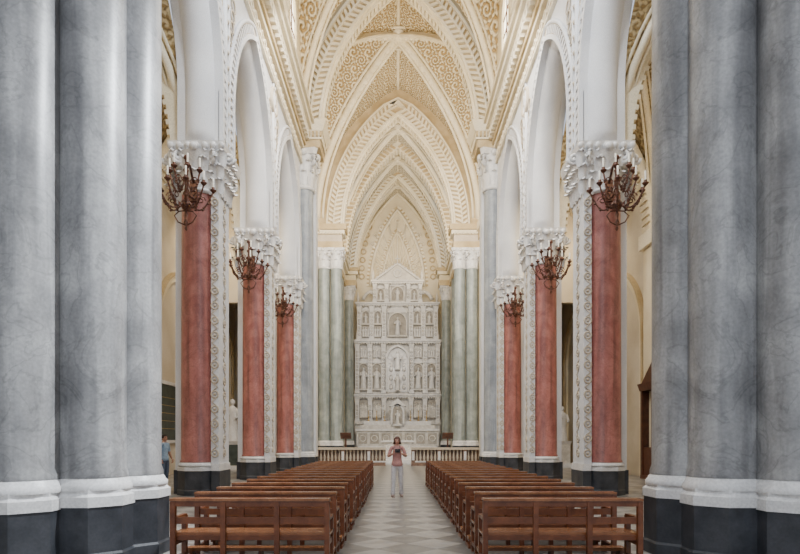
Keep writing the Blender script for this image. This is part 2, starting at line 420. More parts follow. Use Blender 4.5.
# ------------------------------------------------------------------ arcade walls
WT=16.7; YE=31.7; WX=5.25
def arcade(sx,name):
    p=MB(); x0,x1=WX*sx,6.45*sx
    low=[]
    for i in range(-2,2):
        c=D0+SP*i+.9+2.9
        low+=[(c-3.35,10.05)]+[(u,z) for u,z in pointed(2.72,4.15,16,1.6,c,10.05)]+[(c+3.35,10.05)]
    low+=[(YE,10.05)]
    wallstrip(p,TY,low,SPR+.3,x0,x1,'white')
    p.box(min(x0,x1),max(x0,x1),YE-.02,YE,10.05,SPR,'white')
    for i in range(-2,2):
        c=D0+SP*i+3.8
        roll=pointed(2.9,4.3,20,1.6,c,10.05)
        archtube(p,TY,roll,0,CX*sx,.46,'white',20)
        q=pointed(2.72,4.15,20,1.6,c,10.05)
        band(p,TY,q,.0,.14,x0-.12*sx,x0+.02*sx,'white')
        band(p,TY,q,.14,.44,x0-.05*sx,x0+.02*sx,'tanp')
        blocks(p,TY,q,.17,.41,x0-.10*sx,x0-.05*sx,56,'white',slant=1)
        archtube(p,TY,q,.50,x0-.05*sx,.07,'white',6)
        for dy in (-.14,.14):
            p.tube([(x0-.03*sx,c-3.35+dy,10.05),(x0-.03*sx,c-3.35+dy,WT)],.07,'white',8)
        for k in range(14): p.ball((x0-.06*sx,c-3.35,10.4+k*.46),.07,'tanp',6,4)
        for cc in (c-3.35,):
            p.torus((x0-.04*sx,cc,15.6),.5,.08,'tanp',axis='x',seg=20)
            p.ball((x0-.02*sx,cc,15.6),(.1,.3,.3),'white',10,6)
            for k in range(6):
                for s in (-1,1):
                    p.torus((x0-.03*sx,cc+s*(.32+.09*k),13.2+.38*k),.13+.012*k,.03,'tanp',axis='x',seg=9,sg=4)
    p.obj(name)
    p=MB(); Y0=3.5;Y1=YE
    def cb(a,z0,z1,m): p.box(min(a*sx,5.4*sx),max(a*sx,5.4*sx),Y0,Y1,z0,z1,m)
    cb(5.12,16.3,16.4,'rib'); cb(5.18,16.4,17.0,'tan'); cb(5.02,17.0,17.2,'rib'); cb(4.92,17.2,17.4,'tan'); cb(4.72,17.75,17.95,'rib'); cb(4.57,17.95,18.2,'rib'); cb(4.44,18.2,18.4,'cream'); cb(4.97,17.4,17.75,'tan')
    y=Y0
    while y<Y1-.3:
        p.box(min(4.72*sx,4.97*sx),max(4.72*sx,4.97*sx),y,y+.22,17.45,17.75,'rib'); y+=.42
    y=Y0+.2
    while y<Y1:
        p.torus((5.16*sx,y,16.7),.18,.04,'rib',axis='x',seg=8,sg=4); y+=.5
    p.obj('trim_cornice')
arcade(1,'wall_right'); arcade(-1,'wall_left')
def clerestory(sx):
    p=MB(); x=5.15*sx
    for i in range(-2,2):
        y0=D0+SP*i+.45; c=y0+SP/2; k=1.75
        q=pointed(1,k,16)
        pts=[(c+u*SP/2,SPR+z/k*9.2) for u,z in q]
        vs=[(x,u,z) for u,z in pts]; n=len(vs)
        p.add(vs+[(x,c,SPR)],[(i_,i_+1,n) for i_ in range(n-1)],'cream')
    p.obj('wall_clerestory')
    for i in range(-2,2):
        c=D0+SP*i+.45+SP/2
        w=MB(); q=pointed(.8,1.3,10,2.2,0,0)
        x=-.04*sx
        vs=[(x,u,z) for u,z in q]; n=len(vs)
        w.add(vs,[tuple(range(n))],'glass')
        band(w,TY,q,-.02,.22,-.16*sx,.0,'rib'); w.box(min(-.14*sx,0),max(-.14*sx,0),-1,1,-.18,.02,'rib')
        w.box(min(-.09*sx,0),max(-.09*sx,0),-.03,.03,0,3.4,'darkwood')
        for z in (.8,1.6,2.4): w.box(min(-.09*sx,0),max(-.09*sx,0),-.8,.8,z-.02,z+.02,'darkwood')
        w.obj('window_%d'%(i+3+(4 if sx>0 else 0)),(5.15*sx,c,19.5))
clerestory(1); clerestory(-1)
ceil=empty('ceiling')
for i in range(-2,2):
    y0=D0+SP*i+.45; groin('nave_vault',-5.15,5.15,y0,y0+SP,SPR,9.2,'vault',parent=ceil,n=10)
    r=MB(); q=pointed(4.9,8.7,22,0,0,SPR)
    band(r,TX,q,-.05,.45,-.45,.45,'rib'); blocks(r,TX,q,-.14,-.04,-.45,.45,60,'rib',slant=1); blocks(r,TX,q,.0,.4,-.55,-.45,60,'rib',slant=1)
    r.obj('transverse_rib',(0,y0,0),parent=ceil)
def arch_wall(name,y0,y1,w,spring,rise,xout,top,m='cream',bandw=1.1,nb=60):
    p=MB(); q=pointed(w,rise,24,0,0,spring)
    low=[(-xout,spring)]+q+[(xout,spring)]
    wallstrip(p,TX,low,top,y0,y1,m,'rib')
    b3=bandw
    band(p,TX,q,0,.14,y0-.18,y0,'rib'); band(p,TX,q,b3*.5,b3*.58,y0-.18,y0,'rib'); band(p,TX,q,b3-.12,b3,y0-.24,y0,'rib')
    blocks(p,TX,q,.16,b3*.5,y0-.14,y0,nb,'rib',slant=2)
    blocks(p,TX,q,b3*.6,b3-.14,y0-.14,y0,nb,'rib',slant=-2)
    band(p,TX,q,-.14,0,y0,y0+.10,'rib'); band(p,TX,q,-.14,0,y1-.1,y1,'rib')
    blocks(p,TX,q,-.12,.0,y0+.12,y1-.12,nb,'rib')
    return p.obj(name)
arch_wall('wall_triumphal_arch',31.7,32.4,4.25,SPR,8.2,6.6,30,'tan',1.1,64)
groin('crossing_vault',-6.1,6.1,32.4,43.8,SPR,9.8,'vault',parent=ceil,n=16,ribr=.24,bossr=.7)
arch_wall('wall_chancel_arch',43.8,44.6,4.2,17.7,8.5,6.3,30,'tan',1.2,60)
for i in range(2):
    groin('chancel_vault',-5.0,5.0,44.6+5.2*i,49.8+5.2*i,17.7,9.4,'vaultw',parent=ceil,n=12,ribr=.17)
r=MB(); q=pointed(4.4,8.9,22,0,0,17.7); band(r,TX,q,-.1,.7,-.4,.4,'rib'); blocks(r,TX,q,-.2,-.1,-.4,.4,60,'rib'); blocks(r,TX,q,0,.6,-.5,-.4,56,'tan',slant=2); r.obj('transverse_rib',(0,49.8,0),parent=ceil)
arch_wall('wall_apse_arch',55.0,55.7,4.0,17.7,8.9,6.0,29,'tan',.95,56)
groin('apse_vault',-4.75,4.75,55.7,60.2,17.7,9.6,'vaultw',parent=ceil,n=12,ribr=.13)
for sx,nm in ((1,'right'),(-1,'left')):
    p=MB()
    def bx(a,b,y0,y1,z0,z1,m): p.box(min(a*sx,b*sx),max(a*sx,b*sx),y0,y1,z0,z1,m)
    bx(6.1,6.5,31.7,44.6,0,30,'cream')
    bx(6.0,6.1,32.5,43.8,16.6,17.1,'tan'); bx(5.85,6.1,32.5,43.8,17.1,17.7,'rib')
    bx(5.0,6.3,45.2,55.1,0,17.7,'cream')
    bx(4.75,6.3,55.7,60.3,0,17.7,'cream')
    for yy in (47.5,49.8,52):
        bx(4.85,5.1,yy-.4,yy+.4,.6,16,'grey2')
    for z0,z1,e,m in ((16,16.5,.2,'tan'),(16.5,17.1,.15,'rib'),(17.1,17.4,.4,'rib'),(17.4,17.7,.55,'cream')):
        bx(5.0-e,5.1,44.8,55,z0,z1,m)
    p.obj('wall_chancel_'+nm)
    e=MB()
    for x in (5.6,4.66):
        obase(e,(x-5.1,0,.3),.45,.56,.9,1.3); shaft(e,(x-5.1,0,0),.45,1.58,14.6,'grey2'); capital(e,(x-5.1,0,14.5),.45,1.5)
    e.box(-.95,1.1,-.5,.6,16,16.5,'tan'); e.box(-.9,1.1,-.45,.6,16.5,17,'tanp'); e.box(-1.1,1.1,-.65,.6,17,17.3,'rib'); e.box(-1.25,1.1,-.85,.6,17.3,17.7,'tan')
    e.box(-1.0,1.1,-.6,.6,0,.31,'dark')
    for q in range(9): e.box(-1.0+q*.22,-.9+q*.22,-.8,-.65,17,17.2,'rib')
    if sx==1: cme=e.mesh('chancel_column_pair')
    inst('chancel_column_pair',cme,(5.1*sx,43.9,0),(sx,1,1))
    if sx==1:
        e=MB(); obase(e,(0,0,.3),.46,.58,.9,1.3); shaft(e,(0,0,0),.46,1.58,15,'grey2'); capital(e,(0,0,14.8),.46,1.3)
        e.box(-.75,.75,-.7,.6,16.1,16.6,'tan'); e.box(-.7,.7,-.6,.6,16.6,17.1,'cream'); e.box(-.9,.9,-.9,.6,17.1,17.4,'rib'); e.box(-1,1,-1,.6,17.4,17.7,'tan'); e.box(-.7,.7,-.7,.6,0,.31,'dark')
        fme=e.mesh('apse_column')
    inst('apse_column',fme,(4.62*sx,54.9,0),(sx,1,1))
# apse end wall
p=MB(); p.box(-6.3,6.3,60.2,60.6,0,28.5,'cream')
for w,h,rr in ((4.4,9.2,.14),(2.75,7.9,.14),(1.5,5.6,.1)):
    q=pointed(w,h,20,0,0,18.0 if w>4 else 17.6); archtube(p,TX,q,0,60.12,rr,'rib',6); band(p,TX,q,.2,.45,60.1,60.2,'tan')
    blocks(p,TX,q,.2,.45,60.05,60.1,44,'rib')
for k in range(-8,9):
    a=k*pi/20; R0,R1=1.5,6.0*(.66+.34*math.cos(a*2.2)); p.tube([(math.sin(a)*R0,60.12,18.4+math.cos(a)*R0),(math.sin(a)*R1,60.12,18.4+math.cos(a)*R1)],.07,'rib',6)
    p.torus((math.sin(a)*R1,60.1,18.4+math.cos(a)*R1),.2,.05,'rib',axis='y',seg=10,sg=4)
for sx in (-1,1):
    for k in range(8): p.torus((sx*(3.7-.02*k*k*1.1),60.1,18.6+k*.85),.26,.07,'tan',axis='y',seg=10,sg=4)
p.obj('wall_back')
# ------------------------------------------------------------------ statue helper
def statue(mb,c,h,m,face=-1,seg=18):
    x,y,z=c; k=h/1.8
    pr=[(.26,0),(.27,.05),(.24,.3),(.21,.6),(.2,.85),(.215,1.0),(.2,1.15),(.23,1.3),(.22,1.4),(.12,1.5),(.07,1.54),(.065,1.6)]
    mb.lathe([(r*k,zz*k) for r,zz in pr],c,m,seg,fold=.09,nf=7,sy=.75)
    mb.ball((x,y,z+1.68*k),(.095*k,.11*k,.13*k),m,10,8)
    mb.ball((x,y-face*.03*k,z+1.70*k),(.12*k,.11*k,.14*k),m,8,6)
    mb.tube([(x-.22*k,y,z+1.38*k),(x-.3*k,y+face*.08*k,z+1.1*k),(x-.08*k,y+face*.26*k,z+1.2*k)],[.075*k,.065*k,.04*k],m,7)
    mb.tube([(x+.22*k,y,z+1.38*k),(x+.31*k,y+face*.05*k,z+1.08*k),(x+.2*k,y+face*.25*k,z+.98*k)],[.075*k,.065*k,.04*k],m,7)
# ------------------------------------------------------------------ reredos
p=MB(); Y=58.4
def slab(x0,x1,z0,z1,y,m='retable'): p.box(x0,x1,y,60.1,z0,z1,m)
slab(-4.3,4.3,.6,3.2,Y-.3); slab(-4.35,4.35,3.2,3.4,Y-.5)
slab(-4.2,4.2,3.4,11.4,Y+.2)
def niche(cx,z0,w,h,y,st=None):
    q=pointed(w,w*1.05,8,h-w,cx,z0)
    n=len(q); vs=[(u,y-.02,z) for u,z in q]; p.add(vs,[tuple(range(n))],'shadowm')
    band(p,TX,q,0,.10,y-.22,y,'retable')
    p.box(cx-w-.15,cx+w+.15,y-.35,y,z0-.15,z0,'retable')
    for s in (-1,1):
        p.tube([(cx+s*(w+.12),y-.2,z0),(cx+s*(w+.12),y-.2,z0+h)],.06,'marble',8); p.ball((cx+s*(w+.12),y-.2,z0+h+.1),.1,'marble',6,4)
    p.add([(cx-w-.2,y-.16,z0+h+.1),(cx+w+.2,y-.16,z0+h+.1),(cx,y-.16,z0+h+w*1.5)],[(0,1,2)],'marble')
    if st: statue(p,(cx,y-.28,z0),st,'marble')
def cornice(x0,x1,z,y,e=.15):
    p.box(x0-e,x1+e,y-e-.15,60,z,z+.14,'marble'); p.box(x0-e*1.8,x1+e*1.8,y-e*2-.15,60,z+.14,z+.3,'marble')
    k=x0
    while k<x1: p.box(k,k+.12,y-e-.25,y,z-.14,z,'retable'); k+=.26
def pil(x,z0,z1,y,w=.2):
    p.box(x-w,x+w,y-.3,y,z0,z1,'marble'); p.frus(x-w,x+w,y-.3,y,z1-.45,z1,.08,'marble'); p.box(x-w-.06,x+w+.06,y-.38,y,z0,z0+.3,'marble')
    z=z0+.55
    while z<z1-.6: p.torus((x,y-.31,z),.1,.03,'shadowm','y',8,4); z+=.36
for x in (-4.05,-2.75,-1.35,1.35,2.75,4.05): pil(x,3.4,5.9,Y)
for x in (-3.4,-2.05,2.05,3.4):
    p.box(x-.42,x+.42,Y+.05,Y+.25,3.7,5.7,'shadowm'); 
    for k in range(5): statue(p,(x-.3+.15*k,Y,3.9+(k%2)*.1),1.3,'retable',seg=8)
cornice(-4.2,4.2,5.95,Y)
for x in (-4.05,-2.78,-1.4,1.4,2.78,4.05): pil(x,6.3,11.3,Y)
for x in (-3.42,-2.08,2.08,3.42):
    niche(x,6.8,.42,2.5,Y+.15,2.1)
    p.box(x-.42,x+.42,Y+.02,Y+.2,9.9,11.0,'retable')
    for k in (-.22,0,.22): statue(p,(x+k,Y-.02,9.95),.95,'marble',seg=8)
q=pointed(1.05,1.3,10,3.2,0,6.5); p.add([(u,Y+.1,z) for u,z in q],[tuple(range(len(q)))],'marble')
band(p,TX,q,0,.22,Y-.3,Y+.2,'marble'); blocks(p,TX,q,.22,.34,Y-.1,Y+.2,36,'retable')
for a in range(24):
    an=2*pi*a/24; R=.95 if a%2 else .75
    p.tube([(math.cos(an)*.35,Y-.02,9.6+math.sin(an)*.35),(math.cos(an)*R,Y-.02,9.6+math.sin(an)*R)],[.05,.015],'marble',5)
statue(p,(0,Y-.25,8.7),1.9,'marble'); 
for s in (-1,1):
    for zz in (7,7.9,8.8): p.ball((s*.65,Y-.05,zz),(.2,.14,.25),'marble',8,6); p.ball((s*.65,Y-.1,zz+.3),.11,'marble',7,5)
statue(p,(0,Y-.3,6.6),1.7,'marble')
cornice(-4.2,4.2,11.4,Y)
slab(-4.0,4.0,11.7,15.2,Y+.3)
for x in (-3.85,-2.6,-1.35,1.35,2.6,3.85): pil(x,11.7,15.1,Y+.2)
for x in (-3.2,-2.0,2.0,3.2):
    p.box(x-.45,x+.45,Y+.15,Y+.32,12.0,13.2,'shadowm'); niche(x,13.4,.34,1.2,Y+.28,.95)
    for k in (-.25,0,.25): statue(p,(x+k,Y+.12,12.05),1.0,'marble',seg=8)
niche(0,12.2,.85,2.2,Y+.25,1.8)
cornice(-4.0,4.0,15.2,Y+.25)
slab(-2.5,2.5,15.5,17.5,Y+.45)
for x in (-2.3,-1.1,1.1,2.3): pil(x,15.5,17.4,Y+.4,.15)
for x in (-1.7,1.7): niche(x,15.8,.32,1.1,Y+.42,.85)
niche(0,15.7,.6,1.4,Y+.42,1.2)
cornice(-2.5,2.5,17.5,Y+.4,.1)
for s in (-1,1):
    P=[(s*(2.6+.5*math.cos(t*.5)*(1-t/14)+.4*(1-t/12)),Y+.6,15.9+.12*t+.4*math.sin(t*.5)) for t in range(12)]
    p.tube(P,[.2-.01*t for t in range(12)],'retable',8)
    for x,zt in ((4.0,15.5),(2.45,17.8),(4.1,11.7)):
        p.lathe([(.16,0),(.2,.1),(.1,.2),(.17,.45),(.1,.7),(.03,1.1),(.001,1.2)],(s*x,Y+.2,zt),'retable',10)
p.add([(-2.2,Y+.3,17.8),(2.2,Y+.3,17.8),(0,Y+.3,19.4),(-2.2,60,17.8),(2.2,60,17.8),(0,60,19.4)],[(0,1,2),(0,2,5,3),(1,4,5,2),(3,5,4)],'retable')
p.tube([(-2.3,Y+.2,17.8),(0,Y+.2,19.5),(2.3,Y+.2,17.8)],.12,'marble',6); p.torus((0,Y+.25,18.5),.36,.09,'marble','y')
for k in range(1,8):
    for s in (-1,1): p.ball((s*2.3*k/8,Y+.2,19.5-1.7*k/8+.12),.12,'retable',6,4)
p.box(-.04,.04,Y+.2,Y+.3,19.5,20.3,'marble'); p.box(-.22,.22,Y+.2,Y+.3,19.95,20.03,'marble')
statue(p,(0,Y+.2,15.9),1.1,'marble')
p.obj('marble_retable')
# high altar
p=MB()
for k,(w,yf) in enumerate(((3.95,52.2),(3.8,52.7),(3.65,53.2))): p.box(-w,w,yf,57.7,.6+.15*k,.75+.15*k,'marble')
p.box(-3.9,3.9,55.2,57.6,1.05,2.5,'retable'); p.box(-4.0,4.0,55.0,57.7,2.5,2.7,'marble')
for k in range(-3,4):
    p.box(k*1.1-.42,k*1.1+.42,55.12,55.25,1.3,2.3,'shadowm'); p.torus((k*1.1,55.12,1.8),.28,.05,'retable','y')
p.box(-3.6,3.6,56.2,57.7,2.7,3.1,'retable'); p.box(-3.3,3.3,56.7,57.7,3.1,3.5,'marble')
p.box(-.7,.7,56.1,57.6,2.7,4.2,'retable')
for s in (-1,1):
    p.tube([(s*.55,56.0,3.0),(s*.55,56.0,4.9)],.09,'marble',8)
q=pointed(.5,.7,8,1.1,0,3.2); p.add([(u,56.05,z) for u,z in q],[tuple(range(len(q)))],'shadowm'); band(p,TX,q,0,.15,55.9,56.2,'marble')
p.add([(-.85,55.9,4.9),(.85,55.9,4.9),(0,55.9,5.7),(-.85,57.5,4.9),(.85,57.5,4.9),(0,57.5,5.7)],[(0,1,2),(0,2,5,3),(1,4,5,2),(3,5,4),(0,3,4,1)],'marble')
statue(p,(0,55.75,3.2),1.3,'marble'); p.box(-.3,.3,55.5,56.1,3.0,3.2,'marble')
for s in (-1,1):
    for k in range(3):
        x=s*(1.25+.8*k)
        p.lathe([(.14,0),(.15,.05),(.05,.12),(.04,.3),(.08,.4),(.035,.5),(.03,.95),(.09,1.0),(.09,1.03)],(x,57.0,3.5),'gold',10)
        p.lathe([(.03,1.03),(.03,1.55),(.002,1.6)],(x,57.0,3.5),'candle',8)
p.obj('high_altar')
p=MB(); p.box(-1.3,1.3,46.2,47.2,.6,.7,'marble'); p.box(-1.1,1.1,46.3,47.1,.7,1.45,'retable'); p.box(-1.35,1.35,46.1,47.3,1.45,1.58,'marble')
p.box(-1.2,1.2,46.06,47.34,1.5,1.6,'cloth')
for k in (-.7,0,.7): p.torus((k,46.29,1.08),.22,.04,'marble','y')
p.obj('mass_altar')
p=MB()
p.lathe([(.25,0),(.26,.06),(.08,.12),(.05,.3),(.05,1.0),(.09,1.05)],(0,0,0),'bronze',12)
p.add([(-.35,.2,1.05),(.35,.2,1.05),(.35,-.2,1.4),(-.35,-.2,1.4),(-.35,.2,1.0),(.35,.2,1.0),(.35,-.2,1.35),(-.35,-.2,1.35)],[(0,1,2,3),(4,7,6,5),(0,4,5,1),(1,5,6,2),(2,6,7,3),(3,7,4,0)],'darkwood')
lm=p.mesh('lectern')
inst('lectern',lm,(-3.7,41.0,.6),(1.1,1.1,1.1)); inst('lectern',lm,(3.5,41.0,.6),(1.1,1.1,1.1))
# ------------------------------------------------------------------ floor & steps
p=MB(); p.box(-11,11,-4,61,-.2,0,'floor'); p.obj('floor')
p=MB()
for k in range(4): p.box(-6.1,6.1,38.3+.4*k,60.2,0.0+.15*k+.001,.15*(k+1),'marble')
p.obj('floor_chancel')
def rail(x0,x1,name):
    p=MB(); p.box(x0,x1,-.2,.2,0,.22,'redmarble'); p.box(x0,x1,-.2,.2,1.0,1.15,'tanp'); p.box(x0,x1,-.15,.15,.22,.3,'marble')
    n=int((x1-x0)/.24)
    for i in range(n+1):
        x=x0+.12+(x1-x0-.24)*i/n
        if i%7==0: p.box(x-.12,x+.12,-.16,.16,.2,1.02,'redmarble'); p.box(x-.08,x+.08,-.18,.18,.35,.9,'marble')
        else: p.lathe([(.06,.28),(.07,.32),(.04,.36),(.085,.5),(.07,.6),(.035,.8),(.05,.86),(.06,1.01)],(x,0,0),'tanp',8)
    p.box(x0,x1,.19,.2,.3,1.0,'redmarble')
    return p.obj(name,(0,36.3,0))
rail(-5.2,-.8,'altar_rail'); rail(.8,5.2,'altar_rail')
# ------------------------------------------------------------------ aisles
for sx,nm in ((1,'right'),(-1,'left')):
    p=MB(); X=10.6*sx
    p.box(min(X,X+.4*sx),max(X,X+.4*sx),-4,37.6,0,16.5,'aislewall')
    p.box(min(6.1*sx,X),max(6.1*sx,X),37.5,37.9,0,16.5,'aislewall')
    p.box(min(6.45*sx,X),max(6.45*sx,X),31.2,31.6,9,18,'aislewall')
    for i in range(-2,3):
        c=D0+SP*i+3.8
        q=pointed(2.1,2.9,14,6.2,c,0.0)
        band(p,TY,q,0,.3,X-.14*sx,X,'cream'); band(p,TY,q,.3,.42,X-.22*sx,X,'tan')
        yv=c-3.35
        p.box(min(X-.3*sx,X),max(X-.3*sx,X),yv-.45,yv+.45,0,10,'cream'); p.box(min(X-.38*sx,X),max(X-.38*sx,X),yv-.52,yv+.52,0,.7,'dark'); p.box(min(X-.45*sx,X),max(X-.45*sx,X),yv-.6,yv+.6,9.6,10.2,'rib')
    p.obj('wall_aisle_'+nm)
    for i in range(-2,3):
        y0=D0+SP*i+.45
        a,b=sorted((6.45*sx,10.6*sx))
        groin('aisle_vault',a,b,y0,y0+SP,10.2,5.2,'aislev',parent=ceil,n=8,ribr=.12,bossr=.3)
        r=MB(); q=pointed(2.0,5.0,14,0,8.52*sx,10.1); band(r,TX,q,-.25,.1,-.35,.35,'rib'); blocks(r,TX,q,-.33,-.25,-.35,.35,36,'cream'); r.obj('aisle_transverse_arch',(0,y0,0),parent=ceil)
p=MB(); p.box(0,.08,-1.15,1.15,0,2.5,'green'); 
for a,b,c_,d in ((-1.3,1.3,-.15,0),(-1.3,1.3,2.5,2.65),(-1.3,-1.15,0,2.5),(1.15,1.3,0,2.5)): p.box(0,.14,a,b,c_,d,'marble')
for z in (.5,.85,1.2,1.55,1.9): p.box(.08,.085,-.8,.8,z,z+.025,'gold')
p.obj('memorial_plaque',(-10.6,26.4,1.6))
p=MB(); p.box(-.45,.45,-.45,.45,0,.25,'marble'); p.box(-.36,.36,-.36,.36,.25,1.35,'green'); p.frus(-.36,.36,-.36,.36,1.35,1.55,.1,'marble'); statue(p,(0,0,1.55),2.2,'marble'); p.obj('saint_statue',(-8.9,31.0,0))
p=MB(); p.box(-.45,.45,-.45,.45,0,.25,'marble'); p.box(-.36,.36,-.36,.36,.25,1.35,'retable'); p.frus(-.36,.36,-.36,.36,1.35,1.55,.1,'marble'); statue(p,(0,0,1.55),2.0,'marble'); p.obj('saint_statue',(9.6,34.0,0))
# booth shape standing in for a dark wooden doorway
p=MB()
p.box(-1.3,.0,-1.6,1.6,0,.15,'darkwood')
for y in (-1.55,-.55,.55,1.55): p.box(-1.25,-1.1,y-.08,y+.08,.15,3.6,'darkwood')
p.box(-.2,0,-1.6,1.6,.15,3.7,'darkwood')
for y in (-1.62,1.55): p.box(-1.2,0,y,y+.07,.15,3.7,'darkwood')
for y in (-1.05,1.05): p.box(-1.1,-1.0,y-.45,y+.45,.15,1.3,'darkwood')
p.box(-1.1,-1.05,-.45,.45,.15,3.0,'redcloth')
p.frus(-1.3,0,-1.65,1.65,3.6,3.9,.12,'darkwood')
p.add([(-1.3,-1.5,3.9),(-1.3,1.5,3.9),(-1.3,0,5.1),(0,-1.5,3.9),(0,1.5,3.9),(0,0,5.1)],[(0,1,2),(0,2,5,3),(1,4,5,2),(3,5,4)],'darkwood')
p.ball((-1.25,0,5.2),.15,'gold')
o=p.obj('doorway_booth',(10.6,22.4,0)); o.scale=(.5,1,1)
# ------------------------------------------------------------------ pews
p=MB(); L=.95
p.box(-L,L,-.02,.13,.835,.865,'woodlit')
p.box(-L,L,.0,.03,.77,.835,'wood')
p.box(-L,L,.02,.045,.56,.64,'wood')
p.box(-L,L,.08,.46,.42,.45,'woodlit')
p.box(-L,L,.05,.085,.36,.42,'wood')
p.box(-L,L,.40,.43,.35,.42,'wood')
p.box(-L,L,-.03,.0,.10,.15,'wood')
for x in (-L+.03,-.32,.32,L-.03):
    p.box(x-.03,x+.03,-.01,.05,0,.83,'wood')
for x in (-L+.03,L-.03):
    p.box(x-.03,x+.03,.36,.42,0,.62,'wood'); p.box(x-.03,x+.03,.02,.40,.60,.64,'wood'); p.box(x-.025,x+.025,.02,.40,.10,.15,'wood'); p.box(x-.03,x+.03,-.3,.0,.0,.05,'wood'); p.box(x-.02,x+.02,.05,.38,.3,.36,'wood')
p.box(-L,L,-.34,-.16,.14,.18,'woodlit')
for x in (-L+.06,0,L-.06): p.box(x-.02,x+.02,-.32,-.18,0,.14,'wood'); 
for x in (-L+.03,L-.03): p.box(x-.02,x+.02,-.32,.0,.10,.14,'wood')
pm=p.mesh('pew')
for i in range(16):
    for x in (-1.88,1.84): inst('wooden_pew',pm,(x+random.uniform(-.02,.02),6.9+.87*i,0),rot=(0,0,random.uniform(-.008,.008)))
# ------------------------------------------------------------------ chandeliers
p=MB()
p.lathe([(.001,-.95),(.04,-.9),(.02,-.82),(.07,-.74),(.03,-.62),(.05,-.5),(.03,-.42),(.12,-.33),(.15,-.22),(.07,-.12),(.04,-.02),(.09,.06),(.05,.14),(.035,.3),(.1,.42),(.05,.5),(.035,.62),(.08,.7),(.03,.78),(.03,1.0)],(0,0,0),'bronze',12)
def carm(a,R,z0,rise,cand=True):
    d=Vector((math.cos(a),math.sin(a),0)); P=[]
    for i in range(15):
        t=i/14; rr=.06+(R-.06)*t; zz=z0-.30*math.sin(t*pi*1.0)+rise*t**2.2
        P.append(d*rr+Vector((0,0,zz)))
    p.tube(P,.022,'bronze',6)
    C=[]
    for i in range(12):
        t=i/11; rad=.12*(1-.75*t); C.append(d*(R*.55+rad*math.cos(t*8))+Vector((0,0,z0+.02+rad*math.sin(t*8))))
    p.tube(C,.016,'bronze',5)
    for f in (.3,.6,.85):
        q=P[int(f*14)]; p.ball(q+Vector((0,0,-.03)),(.04,.04,.035),'bronze',6,4)
        leaf(p,q,a+random.uniform(-1,1),0,0,.10,.03,.05,'bronze')
    e=P[-1]
    p.lathe([(.01,-.05),(.035,-.02),(.08,.03),(.09,.05),(.035,.06),(.045,.12)],tuple(e),'bronze',10)
    if cand:
        p.lathe([(.026,.1),(.026,.36),(.002,.38)],tuple(e),'candle',8)
for k in range(6): carm(-pi-.1+(pi+.2)*k/5,.72,-.12,.26)
for k in range(4): carm(-pi+.25+(pi-.5)*k/3,.42,.36,.25)
for s in (-1,1):
    p.tube([(0,0,-.8),(s*.2,-.05,-.72),(s*.3,-.05,-.55),(s*.18,-.03,-.42),(0,0,-.4)],.018,'bronze',6)
p.tube([(0,.62,.55),(0,.3,.95),(0,0,1.0)],.035,'bronze',6); p.tube([(0,.62,.2),(0,.3,.1),(0,.05,.3)],.03,'bronze',6)
p.box(-.1,.1,.56,.64,.1,.7,'bronze'); p.ball((0,0,1.05),.07,'bronze')
chm=p.mesh('chandelier')
for i in range(3):
    for sx in (1,-1): inst('candle_chandelier',chm,(sx*5.85,D0+SP*i-1.15,8.2),(sx*1.0,1,1))
# ------------------------------------------------------------------ people
def skin_mesh(verts,edges,sub=2):
    bm=bmesh.new(); ly=bm.verts.layers.skin.verify()
    vs=[]
    for i,(co,r) in enumerate(verts):
        v=bm.verts.new(co); v[ly].radius=r if isinstance(r,tuple) else (r,r)
        if i==0: v[ly].use_root=True
        vs.append(v)
    for a,b in edges: bm.edges.new((vs[a],vs[b]))
    me=bpy.data.meshes.new('t'); bm.to_mesh(me); bm.free()
    o=bpy.data.objects.new('t',me); sc.collection.objects.link(o)
    md=o.modifiers.new('s','SKIN'); md.use_smooth_shade=True
    ss=o.modifiers.new('u','SUBSURF'); ss.levels=sub; ss.render_levels=sub
    dg=bpy.context.evaluated_depsgraph_get(); ev=o.evaluated_get(dg)
    out=bpy.data.meshes.new_from_object(ev)
    V=[tuple(v.co) for v in out.vertices]; F=[tuple(f.vertices) for f in out.polygons]
    bpy.data.objects.remove(o); bpy.data.meshes.remove(out)
    return V,F
def addzones(mb,V,F,fn):
    groups={}
    for f in F:
        c=[sum(V[i][k] for i in f)/len(f) for k in range(3)]
        groups.setdefault(fn(*c),[]).append(f)
    for m,fs in groups.items(): mb.add(V,fs,m,True)
